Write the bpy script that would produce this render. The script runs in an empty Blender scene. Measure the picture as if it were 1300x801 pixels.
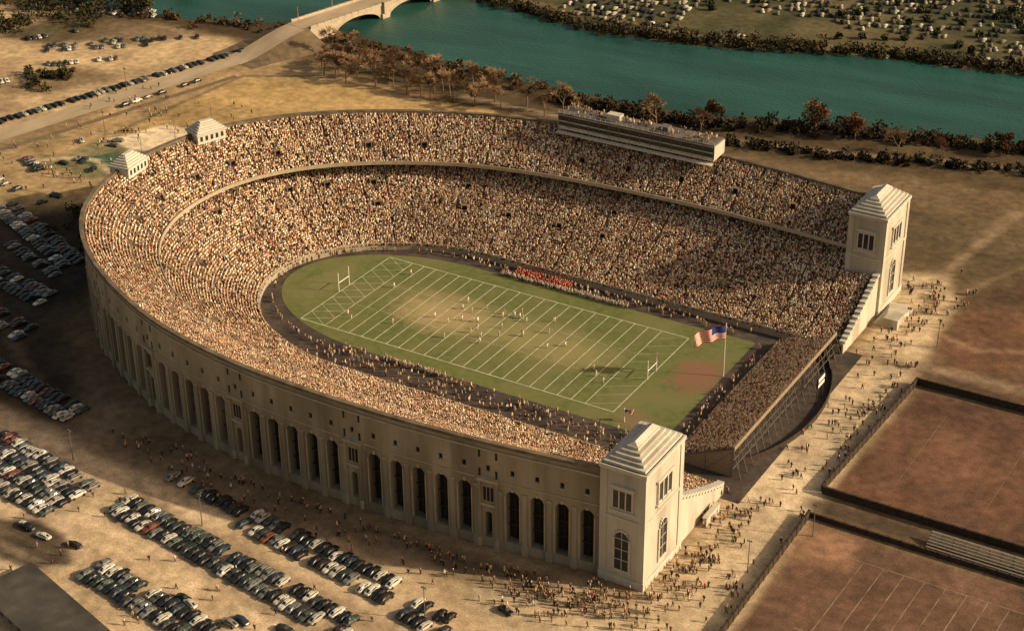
import bpy, bmesh, math, random
import numpy as np
from mathutils import Matrix, Vector
random.seed(7); rng=np.random.default_rng(7)
scene=bpy.context.scene
PI=math.pi

# ------------------------------------------------------------------ helpers
def link(ob,parent=None):
    scene.collection.objects.link(ob)
    if parent is not None: ob.parent=parent
    return ob
def empty(name,loc=(0,0,0)):
    e=bpy.data.objects.new(name,None); e.location=loc; e.empty_display_size=2
    return link(e)
def N(nt,t,**k):
    n=nt.nodes.new(t)
    for a,b in k.items(): setattr(n,a,b)
    return n
def mat(name,c1,c2=None,scale=1.0,rough=.85,detail=6,bump=0.0,metal=0.0,c3=None,scale3=.1,spec=.3,lo=.35,hi=.65,stretch=None):
    m=bpy.data.materials.new(name); m.use_nodes=True; nt=m.node_tree
    b=nt.nodes['Principled BSDF']; b.inputs['Roughness'].default_value=rough; b.inputs['Metallic'].default_value=metal
    b.inputs['Specular IOR Level'].default_value=spec
    if c2 is None: c2=tuple(x*.8 for x in c1)
    tc=N(nt,'ShaderNodeTexCoord'); mp=N(nt,'ShaderNodeMapping')
    nt.links.new(tc.outputs['Object'],mp.inputs[0])
    if stretch: mp.inputs['Scale'].default_value=stretch
    no=N(nt,'ShaderNodeTexNoise'); no.inputs['Scale'].default_value=scale; no.inputs['Detail'].default_value=detail
    nt.links.new(mp.outputs[0],no.inputs['Vector'])
    r=N(nt,'ShaderNodeValToRGB'); r.color_ramp.elements[0].position=lo; r.color_ramp.elements[1].position=hi
    r.color_ramp.elements[0].color=(*c1,1); r.color_ramp.elements[1].color=(*c2,1)
    nt.links.new(no.outputs['Fac'],r.inputs[0]); out=r.outputs[0]
    if c3 is not None:
        n3=N(nt,'ShaderNodeTexNoise'); n3.inputs['Scale'].default_value=scale3; n3.inputs['Detail'].default_value=4
        nt.links.new(mp.outputs[0],n3.inputs['Vector'])
        mr=N(nt,'ShaderNodeMapRange'); mr.inputs[1].default_value=.45; mr.inputs[2].default_value=.65
        nt.links.new(n3.outputs['Fac'],mr.inputs[0])
        mx=N(nt,'ShaderNodeMix',data_type='RGBA'); nt.links.new(mr.outputs[0],mx.inputs['Factor'])
        nt.links.new(out,mx.inputs['A']); mx.inputs['B'].default_value=(*c3,1); out=mx.outputs['Result']
    nt.links.new(out,b.inputs['Base Color'])
    if bump>0:
        bp=N(nt,'ShaderNodeBump'); bp.inputs['Strength'].default_value=bump; bp.inputs['Distance'].default_value=.3
        nt.links.new(no.outputs['Fac'],bp.inputs['Height']); nt.links.new(bp.outputs[0],b.inputs['Normal'])
    return m
def mat_attr(name,rough=.95,noise=None,amt=.35):
    m=bpy.data.materials.new(name); m.use_nodes=True; nt=m.node_tree
    b=nt.nodes['Principled BSDF']; b.inputs['Roughness'].default_value=rough; b.inputs['Specular IOR Level'].default_value=.1
    a=N(nt,'ShaderNodeAttribute',attribute_name='Col'); out=a.outputs['Color']
    if noise:
        tc=N(nt,'ShaderNodeTexCoord'); prev=None
        for s in noise:
            no=N(nt,'ShaderNodeTexNoise'); no.inputs['Scale'].default_value=s; no.inputs['Detail'].default_value=5
            nt.links.new(tc.outputs['Object'],no.inputs['Vector'])
            mr=N(nt,'ShaderNodeMapRange'); mr.inputs[1].default_value=.3; mr.inputs[2].default_value=.7
            mr.inputs[3].default_value=1-amt; mr.inputs[4].default_value=1+amt
            nt.links.new(no.outputs['Fac'],mr.inputs[0])
            mx=N(nt,'ShaderNodeVectorMath',operation='SCALE'); nt.links.new(out,mx.inputs[0]); nt.links.new(mr.outputs[0],mx.inputs['Scale']); out=mx.outputs[0]
    nt.links.new(out,b.inputs['Base Color'])
    return m
class MB:
    def __init__(s): s.v=[];s.f=[];s.m=[]
    def face(s,pts,m=0):
        i=len(s.v); s.v.extend([tuple(map(float,p)) for p in pts]); s.f.append(tuple(range(i,i+len(pts)))); s.m.append(m)
    def box(s,x0,x1,y0,y1,z0,z1,m=0,T=None):
        c=[(x,y,z) for z in(z0,z1) for y in(y0,y1) for x in(x0,x1)]
        if T: c=[T(*q) for q in c]
        i=len(s.v); s.v.extend([tuple(map(float,q)) for q in c])
        for a in((0,2,3,1),(4,5,7,6),(0,1,5,4),(2,6,7,3),(0,4,6,2),(1,3,7,5)):
            s.f.append(tuple(i+k for k in a)); s.m.append(m)
    def prism(s,a,b,ra,rb,n=5,m=0):
        a=Vector(a);b=Vector(b);d=(b-a)
        if d.length<1e-6:return
        d.normalize(); q=d.orthogonal().normalized(); w=d.cross(q); i=len(s.v)
        for c,r in((a,ra),(b,rb)):
            for k in range(n):
                an=2*PI*k/n; s.v.append(tuple(c+q*math.cos(an)*r+w*math.sin(an)*r))
        for k in range(n):
            s.f.append((i+k,i+(k+1)%n,i+n+(k+1)%n,i+n+k)); s.m.append(m)
        s.f.append(tuple(i+n+k for k in range(n))); s.m.append(m)
    def mesh(s,name,mats,smooth=False):
        me=bpy.data.meshes.new(name); me.from_pydata(s.v,[],s.f)
        for x in mats: me.materials.append(x)
        me.polygons.foreach_set('material_index',s.m)
        if smooth: me.polygons.foreach_set('use_smooth',[True]*len(s.f))
        me.update(); return me
    def obj(s,name,mats,parent=None,smooth=False,fix=True):
        me=s.mesh(name,mats,smooth)
        if fix:
            bm=bmesh.new(); bm.from_mesh(me); bmesh.ops.remove_doubles(bm,verts=bm.verts,dist=1e-4); bmesh.ops.recalc_face_normals(bm,faces=bm.faces); bm.to_mesh(me); bm.free()
        return link(bpy.data.objects.new(name,me),parent)
def np_mesh(name,V,F,material,col=None,k=4):
    me=bpy.data.meshes.new(name); me.vertices.add(len(V)); me.vertices.foreach_set('co',np.ascontiguousarray(V,dtype=np.float32).ravel())
    me.loops.add(F.size); me.loops.foreach_set('vertex_index',np.ascontiguousarray(F,dtype=np.int32).ravel())
    me.polygons.add(len(F)); me.polygons.foreach_set('loop_start',np.arange(0,F.size,k,dtype=np.int32))
    me.polygons.foreach_set('loop_total',np.full(len(F),k,dtype=np.int32))
    me.materials.append(material)
    if col is not None:
        at=me.color_attributes.new('Col','FLOAT_COLOR','POINT'); c=np.ones((len(V),4),np.float32); c[:,:3]=col
        at.data.foreach_set('color',c.ravel())
    me.update(calc_edges=True); return me
def noise2(x,y,scale,seed):
    g=np.random.default_rng(seed).random((128,128)); X=(x/scale)%128; Y=(y/scale)%128
    i=np.floor(X).astype(int); j=np.floor(Y).astype(int); fx=X-i; fy=Y-j; fx=fx*fx*(3-2*fx); fy=fy*fy*(3-2*fy)
    i%=128;j%=128;i1=(i+1)%128;j1=(j+1)%128
    return (g[i,j]*(1-fx)+g[i1,j]*fx)*(1-fy)+(g[i,j1]*(1-fx)+g[i1,j1]*fx)*fy
def inside(P,poly):
    x,y=P[:,0],P[:,1]; r=np.zeros(len(P),bool); n=len(poly)
    for i in range(n):
        x0,y0=poly[i]; x1,y1=poly[(i+1)%n]
        if y0==y1: continue
        c=((y0>y)!=(y1>y))&(x<(x1-x0)*(y-y0)/(y1-y0)+x0); r^=c
    return r
def segdist(P,a,b):
    a=np.array(a,float);b=np.array(b,float);d=b-a; t=np.clip(((P-a)@d)/(d@d),0,1); return np.hypot(*(P-(a+t[:,None]*d)).T)
def sdist(P,poly):
    d=np.full(len(P),1e9)
    for i in range(len(poly)): d=np.minimum(d,segdist(P,poly[i],poly[(i+1)%len(poly)]))
    return np.where(inside(P,poly),d,-d)
def sheet(name,poly,z,m,parent=None):
    b=MB(); b.face([(x,y,z) for x,y in poly]); me=b.mesh(name,[m])
    if me.polygons[0].normal.z<0: me.flip_normals()
    return link(bpy.data.objects.new(name,me),parent)
def ribbon(name,pts,w,z,m,parent=None,zs=None):
    b=MB(); P=[Vector((*p,0)) for p in pts]; L=[];R=[]
    for i,p in enumerate(P):
        d=(P[min(i+1,len(P)-1)]-P[max(i-1,0)]).normalized(); n=Vector((-d.y,d.x,0)); zz=z if zs is None else zs[i]
        L.append((p.x+n.x*w/2,p.y+n.y*w/2,zz)); R.append((p.x-n.x*w/2,p.y-n.y*w/2,zz))
    for i in range(len(P)-1): b.face([R[i],R[i+1],L[i+1],L[i]])
    return b.obj(name,[m],parent,fix=False)

# ------------------------------------------------------------------ camera
cp=(2.462,-3.917,2.582); yaw,pitch,roll=2.115,0.499,-0.01
f=Vector((math.cos(yaw)*math.cos(pitch),math.sin(yaw)*math.cos(pitch),-math.sin(pitch)))
r=f.cross(Vector((0,0,1))).normalized(); u=r.cross(f)
r2=r*math.cos(roll)+u*math.sin(roll); u2=-r*math.sin(roll)+u*math.cos(roll)
cam=bpy.data.cameras.new('camera'); co=bpy.data.objects.new('camera',cam); link(co)
M=Matrix((( r2.x,u2.x,-f.x,cp[0]*100),(r2.y,u2.y,-f.y,cp[1]*100),(r2.z,u2.z,-f.z,cp[2]*100),(0,0,0,1)))
co.matrix_world=M; cam.sensor_width=36; cam.lens=2202/1300*36; cam.clip_start=1; cam.clip_end=20000
scene.camera=co
# ------------------------------------------------------------------ light
el=math.radians(25); sx,sy=0.935,0.355
S=Vector((sx*math.cos(el),sy*math.cos(el),math.sin(el))).normalized()
ld=bpy.data.lights.new('sun','SUN'); ld.energy=5.0; ld.angle=math.radians(.8); ld.color=(1,.84,.60)
lo=bpy.data.objects.new('sun',ld); lo.rotation_euler=S.to_track_quat('Z','Y').to_euler(); lo.location=(0,0,500); link(lo)
w=bpy.data.worlds.new('World'); scene.world=w; w.use_nodes=True; nt=w.node_tree
sk=N(nt,'ShaderNodeTexSky',sky_type='NISHITA'); sk.sun_disc=False; sk.sun_elevation=el; sk.sun_rotation=math.atan2(sx,sy); sk.dust_density=4; sk.air_density=1.2; sk.ozone_density=.5
mx=N(nt,'ShaderNodeMix',data_type='RGBA',blend_type='MULTIPLY'); mx.inputs['Factor'].default_value=1; mx.inputs['B'].default_value=(1,.81,.62,1)
nt.links.new(sk.outputs[0],mx.inputs['A']); nt.links.new(mx.outputs['Result'],nt.nodes['Background'].inputs[0]); nt.nodes['Background'].inputs[1].default_value=.125
scene.view_settings.view_transform='Standard'; scene.view_settings.look='None'; scene.view_settings.exposure=0

# ------------------------------------------------------------------ materials
m_conc=mat('concrete_wall',(.27,.225,.155),(.36,.305,.215),scale=.35,c3=(.19,.155,.105),scale3=.11,stretch=(1,1,.18),bump=.1)
m_white=mat('white_concrete',(.46,.42,.33),(.55,.50,.40),scale=.3,c3=(.35,.31,.24),scale3=.14,stretch=(1,1,.25))
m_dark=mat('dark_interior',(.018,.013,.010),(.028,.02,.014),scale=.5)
m_mull=mat('bronze_mullion',(.035,.026,.018),(.05,.037,.026),scale=.5)
m_step=mat('stand_concrete',(.17,.115,.075),(.24,.165,.11),scale=.6)
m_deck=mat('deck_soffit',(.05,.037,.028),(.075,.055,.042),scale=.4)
m_trim=mat('cornice_stone',(.32,.27,.19),(.40,.34,.245),scale=.5)
m_para=mat('deck_parapet',(.36,.29,.20),(.44,.36,.26),scale=.5)
m_cope=mat('shade_dark_coping',(.10,.075,.05),(.19,.15,.10),scale=.3)  # dark brown paints in the parapet's inner shadow and the standing people
m_glass=mat('window_glass',(.03,.03,.03),(.05,.045,.04),scale=.5,rough=.2)
m_steel=mat('steel',(.10,.09,.08),(.16,.14,.12),scale=2)
m_wpaint=mat('white_paint',(.75,.72,.62),(.8,.77,.68),scale=2)
m_wood=mat('weathered_wood',(.2,.15,.1),(.3,.23,.16),scale=2)
m_fence=mat('dark_fence',(.03,.02,.014),(.06,.04,.026),scale=1.5)
m_people=mat_attr('clothing')

# ------------------------------------------------------------------ ground
def axis(lo,hi,step,far):
    a=np.arange(lo,hi+.1,step); e=[]; d=step; x=hi
    while x<far: d*=1.6; x+=d; e.append(x)
    e2=[]; d=step; x=lo
    while x>-far: d*=1.6; x-=d; e2.append(x)
    return np.concatenate([e2[::-1],a,e])
gx=axis(-420,260,1.2,6000); gy=axis(-215,470,1.2,6000)
GX,GY=np.meshgrid(gx,gy,indexing='ij'); P=np.stack([GX.ravel(),GY.ravel()],1)
nz=(noise2(P[:,0],P[:,1],22,1)-.5)+.5*(noise2(P[:,0],P[:,1],8,2)-.5)+.25*(noise2(P[:,0],P[:,1],3.5,3)-.5)
nz2=noise2(P[:,0],P[:,1],40,5)*.6+noise2(P[:,0],P[:,1],12,6)*.4
nz3=noise2(P[:,0],P[:,1],5,8)*.6+noise2(P[:,0],P[:,1],2.2,9)*.4
nz4=noise2(P[:,0]*.6+P[:,1]*.3,P[:,1]*1.2-P[:,0]*.1,14,21)
C=np.tile(np.array([.18,.12,.065]),(len(P),1))
def paint(poly,c1,c2=None,soft=3,wob=4,op=1.0):
    d=sdist(P,poly)+nz*wob; a=np.clip(d/soft*.5+.5,0,1)*op; a=(a*a*(3-2*a))[:,None]
    c2=c2 or c1; t=np.clip((nz2-.35)*3,0,1)[:,None]; c=np.array(c1)*(1-t)+np.array(c2)*t
    C[:]=C*(1-a)+c*a
def track(pts,w,c,soft=1.5,op=.8,wob=1.5):
    d=np.full(len(P),1e9)
    for a,b in zip(pts[:-1],pts[1:]): d=np.minimum(d,segdist(P,a,b))
    d=w/2-d+nz*wob; a=(np.clip(d/soft*.5+.5,0,1)*op)[:,None]; C[:]=C*(1-a)+np.array(c)*a
TAN=(.60,.44,.27); TAN2=(.47,.335,.195)
paint([(-900,-20),(-240,-20),(-236,60),(-214,170),(-300,175),(-900,120)],(.52,.37,.205),(.36,.25,.14),8,10)
paint([(-240,-20),(-232,80),(-212,160),(-150,200),(-100,110),(-140,40),(-150,-10)],(.42,.285,.145),(.28,.20,.10),8,6)
paint([(-206,70),(-202,135),(-170,152),(-129,150),(-88,157),(-40,150),(20,140),(30,97),(-60,97),(-110,70),(-150,60)],(.47,.315,.135),(.38,.255,.11),4,2)
track([(-208,66),(-204,137),(-171,154),(-129,152),(-88,159),(-40,154)],1.6,(.10,.07,.04),1,.8,.6)
paint([(-10,150),(260,180),(400,60),(260,60),(120,100),(0,90)],(.16,.112,.062),(.11,.08,.045),25,14)
paint([(40,120),(120,130),(200,150),(220,110),(130,108),(60,104)],(.21,.14,.075),(.13,.09,.05),10,22,.7)
paint([(-330,120),(-300,120),(-280,170),(-320,175)],(.08,.065,.035),None,5,8,.8)
paint([(-380,60),(-340,60),(-330,110),(-380,120)],(.10,.07,.045),None,6,8,.8)
paint([(-300,130),(-262,150),(-250,172),(-300,170)],(.17,.12,.07),None,6,10,.7)
paint([(-275,75),(-255,85),(-250,110),(-272,105)],(.18,.125,.07),None,5,10,.7)
# baseball diamond
paint([(-214,26),(-188,24),(-170,44),(-178,64),(-208,54)],(.24,.20,.10),(.15,.16,.07),2,3)
paint([(-206,58),(-192,54),(-164,62),(-166,82),(-196,80)],(.70,.55,.36),None,1.2,.8)
paint([(-204,37),(-193,35),(-186,44),(-195,50)],(.07,.13,.075),None,1.2,1)
track([(-217,26),(-208,36),(-196,40),(-184,34),(-178,42)],2.8,(.62,.48,.30),1)
# river bank
paint([(-420,150),(-240,172),(-150,158),(-60,158),(60,172),(400,240),(400,330),(60,240),(-60,200),(-240,215),(-420,190)],(.075,.052,.028),(.125,.086,.045),6,5)
track([(-110,163),(-40,163),(20,178),(100,200),(250,235)],3,(.33,.24,.15),2,.85)
# left dark area: asphalt, with shade painted into the ground colour
paint([(-215,-20),(-150,12),(-133,25),(-120,-60),(-60,-98),(-30,-104),(-80,-108),(-110,-108),(-190,-110),(-330,-104),(-330,-40)],(.06,.042,.03),(.04,.03,.022),8,5)
track([(-330,-30),(-215,-28),(-150,-60),(-100,-90)],3.5,(.16,.115,.075),2,.7)
track([(-230,-60),(-160,-80),(-110,-104)],3,(.15,.11,.07),2,.7)
# lots and plaza
paint([(-330,-109),(-92,-106),(-40,-110),(60,-93),(99,-93),(100,-60),(102,60),(96,100),(108,108),(116,92),(121,40),(121,-30),(123,-100),(123,-420),(-330,-420)],TAN,TAN2,4,2)
paint([(60,-110),(99,-95),(100,-60),(102,60),(96,100),(108,104),(116,92),(121,40),(121,-30),(123,-93),(123,-125),(90,-130)],(.60,.46,.29),(.50,.38,.235),4,1.5)
paint([(-100,-66),(-60,-90),(0,-98),(80,-93),(80,-103),(0,-116),(-70,-108)],(.20,.14,.085),(.14,.10,.065),5,3,.85)  # dark band along the near wall: its cast shadow painted into the ground
# practice fields
paint([(126,34),(400,34),(400,-26),(123,-26)],(.17,.088,.054),(.115,.063,.042),1.2,.6)
paint([(125,-43),(400,-43),(400,-400),(125,-400)],(.16,.09,.058),(.11,.066,.044),1.2,.6)
paint([(126,38),(120,98),(140,130),(400,60),(400,36)],(.16,.09,.054),(.10,.062,.038),5,5)
paint([(119,66),(128,88),(160,90),(160,62),(128,50)],(.25,.125,.062),(.14,.075,.044),4,12)
paint([(132,96),(150,104),(168,92),(150,88)],(.22,.12,.065),(.16,.09,.05),4,10,.8)
paint([(122,-60),(137,-56),(137,-44),(124,-44)],(.34,.19,.11),None,5,6,.8)
track([(97,44),(128,47),(190,50)],5,(.29,.205,.13),2,.8)
track([(107,104),(114,165)],3.5,(.30,.21,.125),2,.8)
track([(108,112),(118,175)],1.2,(.28,.2,.12),2,.7)
track([(116,95),(135,140),(180,170)],1.4,(.30,.2,.12),1.5,.7)
track([(119,68),(132,64),(150,72),(175,66)],1.4,(.32,.2,.12),1.5,.7)
track([(123,-35),(260,-33)],6,(.085,.06,.042),1.5,.8)
track([(122,44),(160,40)],2.5,(.075,.052,.038),1.5,.8)
# parking lot bands
paint([(-36,-133),(-33,-118),(20,-125),(60,-131),(60,-142),(35,-144)],(.24,.17,.11),None,2,2,.6)
paint([(-90,-116),(-42,-122),(-44,-141),(-90,-132)],(.24,.17,.11),None,2,2,.6)
paint([(-24,-146),(22,-152),(22,-160),(-24,-156)],(.24,.17,.11),None,2,2,.6)
paint([(-48,-141),(-34,-144),(-27,-151),(-34,-158),(-60,-160),(-58,-146)],(.08,.06,.04),(.06,.046,.034),1.5,1.5)
track([(-60,-139),(-44,-138),(-30,-145),(-22,-158),(0,-172)],1.2,(.68,.52,.35),1,.7,.6)
for k in range(18):
    y0=-104-k*4.3+random.uniform(-1,1); track([(-150,y0),(-20,y0-8),(90,y0-12+random.uniform(-3,3))],.9,random.choice([(.66,.50,.32),(.36,.26,.155),(.30,.215,.13)]),2,.4)
# far side of the river
paint([(-900,262),(-173,266),(-104,255),(-50,263),(13,285),(78,297),(400,370),(900,500),(900,5000),(-900,5000)],(.085,.073,.036),(.05,.05,.025),5,4)
paint([(-150,272),(-60,272),(60,305),(200,335),(200,440),(-60,420),(-160,330)],(.135,.112,.056),(.065,.065,.032),8,14,.8)
track([(-170,280),(-50,274),(60,304),(300,360)],3,(.28,.20,.12),2,.6)
C*=(1+(nz3-.5)[:,None]*.55)*(1+(nz4-.5)[:,None]*.35)
C=np.clip(C,.01,.9)
nx,ny=len(gx),len(gy); idx=np.arange(nx*ny).reshape(nx,ny)
F=np.stack([idx[:-1,:-1],idx[1:,:-1],idx[1:,1:],idx[:-1,1:]],-1).reshape(-1,4)
V=np.stack([P[:,0],P[:,1],np.zeros(len(P))],1)
m_ground=mat_attr('ground_soil_grass',noise=(.35,2.0),amt=.26)
link(bpy.data.objects.new('ground',np_mesh('ground',V,F,m_ground,C)))

# river
m_water=bpy.data.materials.new('river_water'); m_water.use_nodes=True; nt=m_water.node_tree; b=nt.nodes['Principled BSDF']
b.inputs['Roughness'].default_value=.35; b.inputs['Specular IOR Level'].default_value=.25
tc=N(nt,'ShaderNodeTexCoord'); no=N(nt,'ShaderNodeTexNoise'); no.inputs['Scale'].default_value=.018; no.inputs['Detail'].default_value=7; no.inputs['Roughness'].default_value=.62
mp=N(nt,'ShaderNodeMapping'); mp.inputs['Rotation'].default_value=(0,0,-.25); mp.inputs['Scale'].default_value=(.6,2.2,1)
nt.links.new(tc.outputs['Object'],mp.inputs[0]); nt.links.new(mp.outputs[0],no.inputs[0]); rr=N(nt,'ShaderNodeValToRGB'); rr.color_ramp.elements[0].color=(.012,.052,.042,1); rr.color_ramp.elements[1].color=(.026,.105,.082,1)
rr.color_ramp.elements[0].position=.34; rr.color_ramp.elements[1].position=.68
nt.links.new(no.outputs['Fac'],rr.inputs[0]); nt.links.new(rr.outputs[0],b.inputs['Base Color'])
n2=N(nt,'ShaderNodeTexNoise'); n2.inputs['Scale'].default_value=.6; n2.inputs['Detail'].default_value=6; nt.links.new(tc.outputs['Object'],n2.inputs[0])
bp=N(nt,'ShaderNodeBump'); bp.inputs['Strength'].default_value=.5; bp.inputs['Distance'].default_value=.5; nt.links.new(n2.outputs['Fac'],bp.inputs['Height']); nt.links.new(bp.outputs[0],b.inputs['Normal'])
near=[(-1500,40),(-600,130),(-420,158),(-284,178),(-249,188),(-223,204),(-196,201),(-151,196),(-124,190),(-85,188),(-49,189),(-15,192),(39,214),(99,226),(200,252),(400,300),(1500,560)]
farb=[(1500,640),(400,372),(180,324),(78,297),(13,286),(-50,264),(-104,256),(-156,267),(-173,269),(-221,268),(-300,248),(-420,228),(-600,200),(-1500,110)]
def wobble(pl,step=3,amp=1.5):
    out=[]
    for a,bq in zip(pl[:-1],pl[1:]):
        L=math.dist(a,bq); n=max(1,int(L/step)) if L<400 else 6
        for i in range(n):
            t=i/n; out.append((a[0]+(bq[0]-a[0])*t+random.uniform(-amp,amp)*.6,a[1]+(bq[1]-a[1])*t+random.uniform(-amp,amp)))
    out.append(pl[-1]); return out
sheet('river_water',wobble(near)+wobble(farb),.05,m_water)

# ------------------------------------------------------------------ stadium curves
rim_h=[(99,87.5),(84,89),(57,92.5),(30,94.5),(0,94.5),(-24,92.5),(-50,87),(-72,78.5),(-94,66.5),(-111,53),(-123,38),(-130.5,20),(-133,0)]
inn_h=[(98,42),(84,42),(57,42),(32,42),(6,42),(-15,42),(-33,41.4),(-47,38),(-60,31.5),(-69,23.5),(-75,14.5),(-77.8,7),(-78.5,0)]
def full(h): return [(x,-y) for x,y in h]+[(x,y) for x,y in h[-2::-1]]
RIMC=np.array(full(rim_h)); INNC=np.array(full(inn_h))
def crm(Pts,n):
    Pn=len(Pts); ext=np.vstack([2*Pts[0]-Pts[1],Pts,2*Pts[-1]-Pts[-2]]); out=[]
    for t in np.linspace(0,Pn-1,n):
        i=min(int(t),Pn-2); s=t-i; a,b_,c,d=ext[i:i+4]
        out.append(.5*((2*b_)+(-a+c)*s+(2*a-5*b_+4*c-d)*s*s+(-a+3*b_-3*c+d)*s**3))
    return np.array(out)
NT=481
R_=crm(RIMC,NT); I_=crm(INNC,NT)
cl=np.concatenate([[0],np.cumsum(np.hypot(*np.diff(R_,axis=0).T))]); LT=cl[-1]
sa=np.linspace(0,LT,NT)
R_=np.stack([np.interp(sa,cl,R_[:,0]),np.interp(sa,cl,R_[:,1])],1); I_=np.stack([np.interp(sa,cl,I_[:,0]),np.interp(sa,cl,I_[:,1])],1)
endness=np.clip((40-R_[:,0])/140,0,1)
UF=.665-.09*endness
ZR=30.0; ZDF=19.6
def zlow(q): return 1.8+14.2*np.power(q/.70,1.12)
stadium=empty('football_stadium')
def stepped(name,us,zs,m):
    rows=[]
    for k in range(len(us)-1):
        for uu,zz in((us[k],zs[k]),(us[k+1],zs[k])): 
            pt=I_+(R_-I_)*np.reshape(np.broadcast_to(uu,(NT,)),(NT,1)); rows.append(np.column_stack([pt,np.full(NT,zz)]))
    A=np.array(rows); nr=len(A); ix=np.arange(nr*NT).reshape(nr,NT)
    F=np.stack([ix[:-1,:-1],ix[:-1,1:],ix[1:,1:],ix[1:,:-1]],-1).reshape(-1,4)
    return link(bpy.data.objects.new(name,np_mesh(name,A.reshape(-1,3),F,m)),stadium)
NL=44; uL=np.linspace(0,.78,NL+1); zL=[float(zlow(q)) for q in uL]
stepped('lower_seating_rows',list(uL),zL,m_step)
NU=22; uU=[UF+(0.985-UF)*k/NU for k in range(NU+1)]; zU=[ZDF+(ZR-.4-ZDF)*k/NU for k in range(NU+1)]
stepped('upper_deck_rows',uU,zU,m_step)
def strip(mb,u0,z0,u1,z1,m,rev=False):
    a=I_+(R_-I_)*np.reshape(np.broadcast_to(u0,(NT,)),(NT,1)); c=I_+(R_-I_)*np.reshape(np.broadcast_to(u1,(NT,)),(NT,1))
    for i in range(NT-1):
        mb.face([(*a[i],z0),(*a[i+1],z0),(*c[i+1],z1),(*c[i],z1)],m)
mb=MB()
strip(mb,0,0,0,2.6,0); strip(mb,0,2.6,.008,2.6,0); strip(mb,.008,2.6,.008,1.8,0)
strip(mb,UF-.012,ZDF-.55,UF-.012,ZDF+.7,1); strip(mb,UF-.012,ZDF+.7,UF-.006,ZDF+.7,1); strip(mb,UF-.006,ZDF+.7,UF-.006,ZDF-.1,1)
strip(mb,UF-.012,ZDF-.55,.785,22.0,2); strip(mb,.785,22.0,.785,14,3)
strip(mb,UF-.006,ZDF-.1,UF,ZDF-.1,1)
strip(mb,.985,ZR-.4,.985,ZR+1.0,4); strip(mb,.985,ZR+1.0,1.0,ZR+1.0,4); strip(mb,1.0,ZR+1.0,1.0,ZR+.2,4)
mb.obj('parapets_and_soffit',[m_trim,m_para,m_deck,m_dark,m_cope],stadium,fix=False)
mb=MB()
for i in range(4,NT-4,8):
    uu=UF[i]+.03; p=I_[i]+(R_[i]-I_[i])*uu; mb.prism((*p,zlow(uu)-.5),(*p,ZDF),.35,.35,6)
mb.obj('deck_columns',[m_steel],stadium,fix=False)
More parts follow.
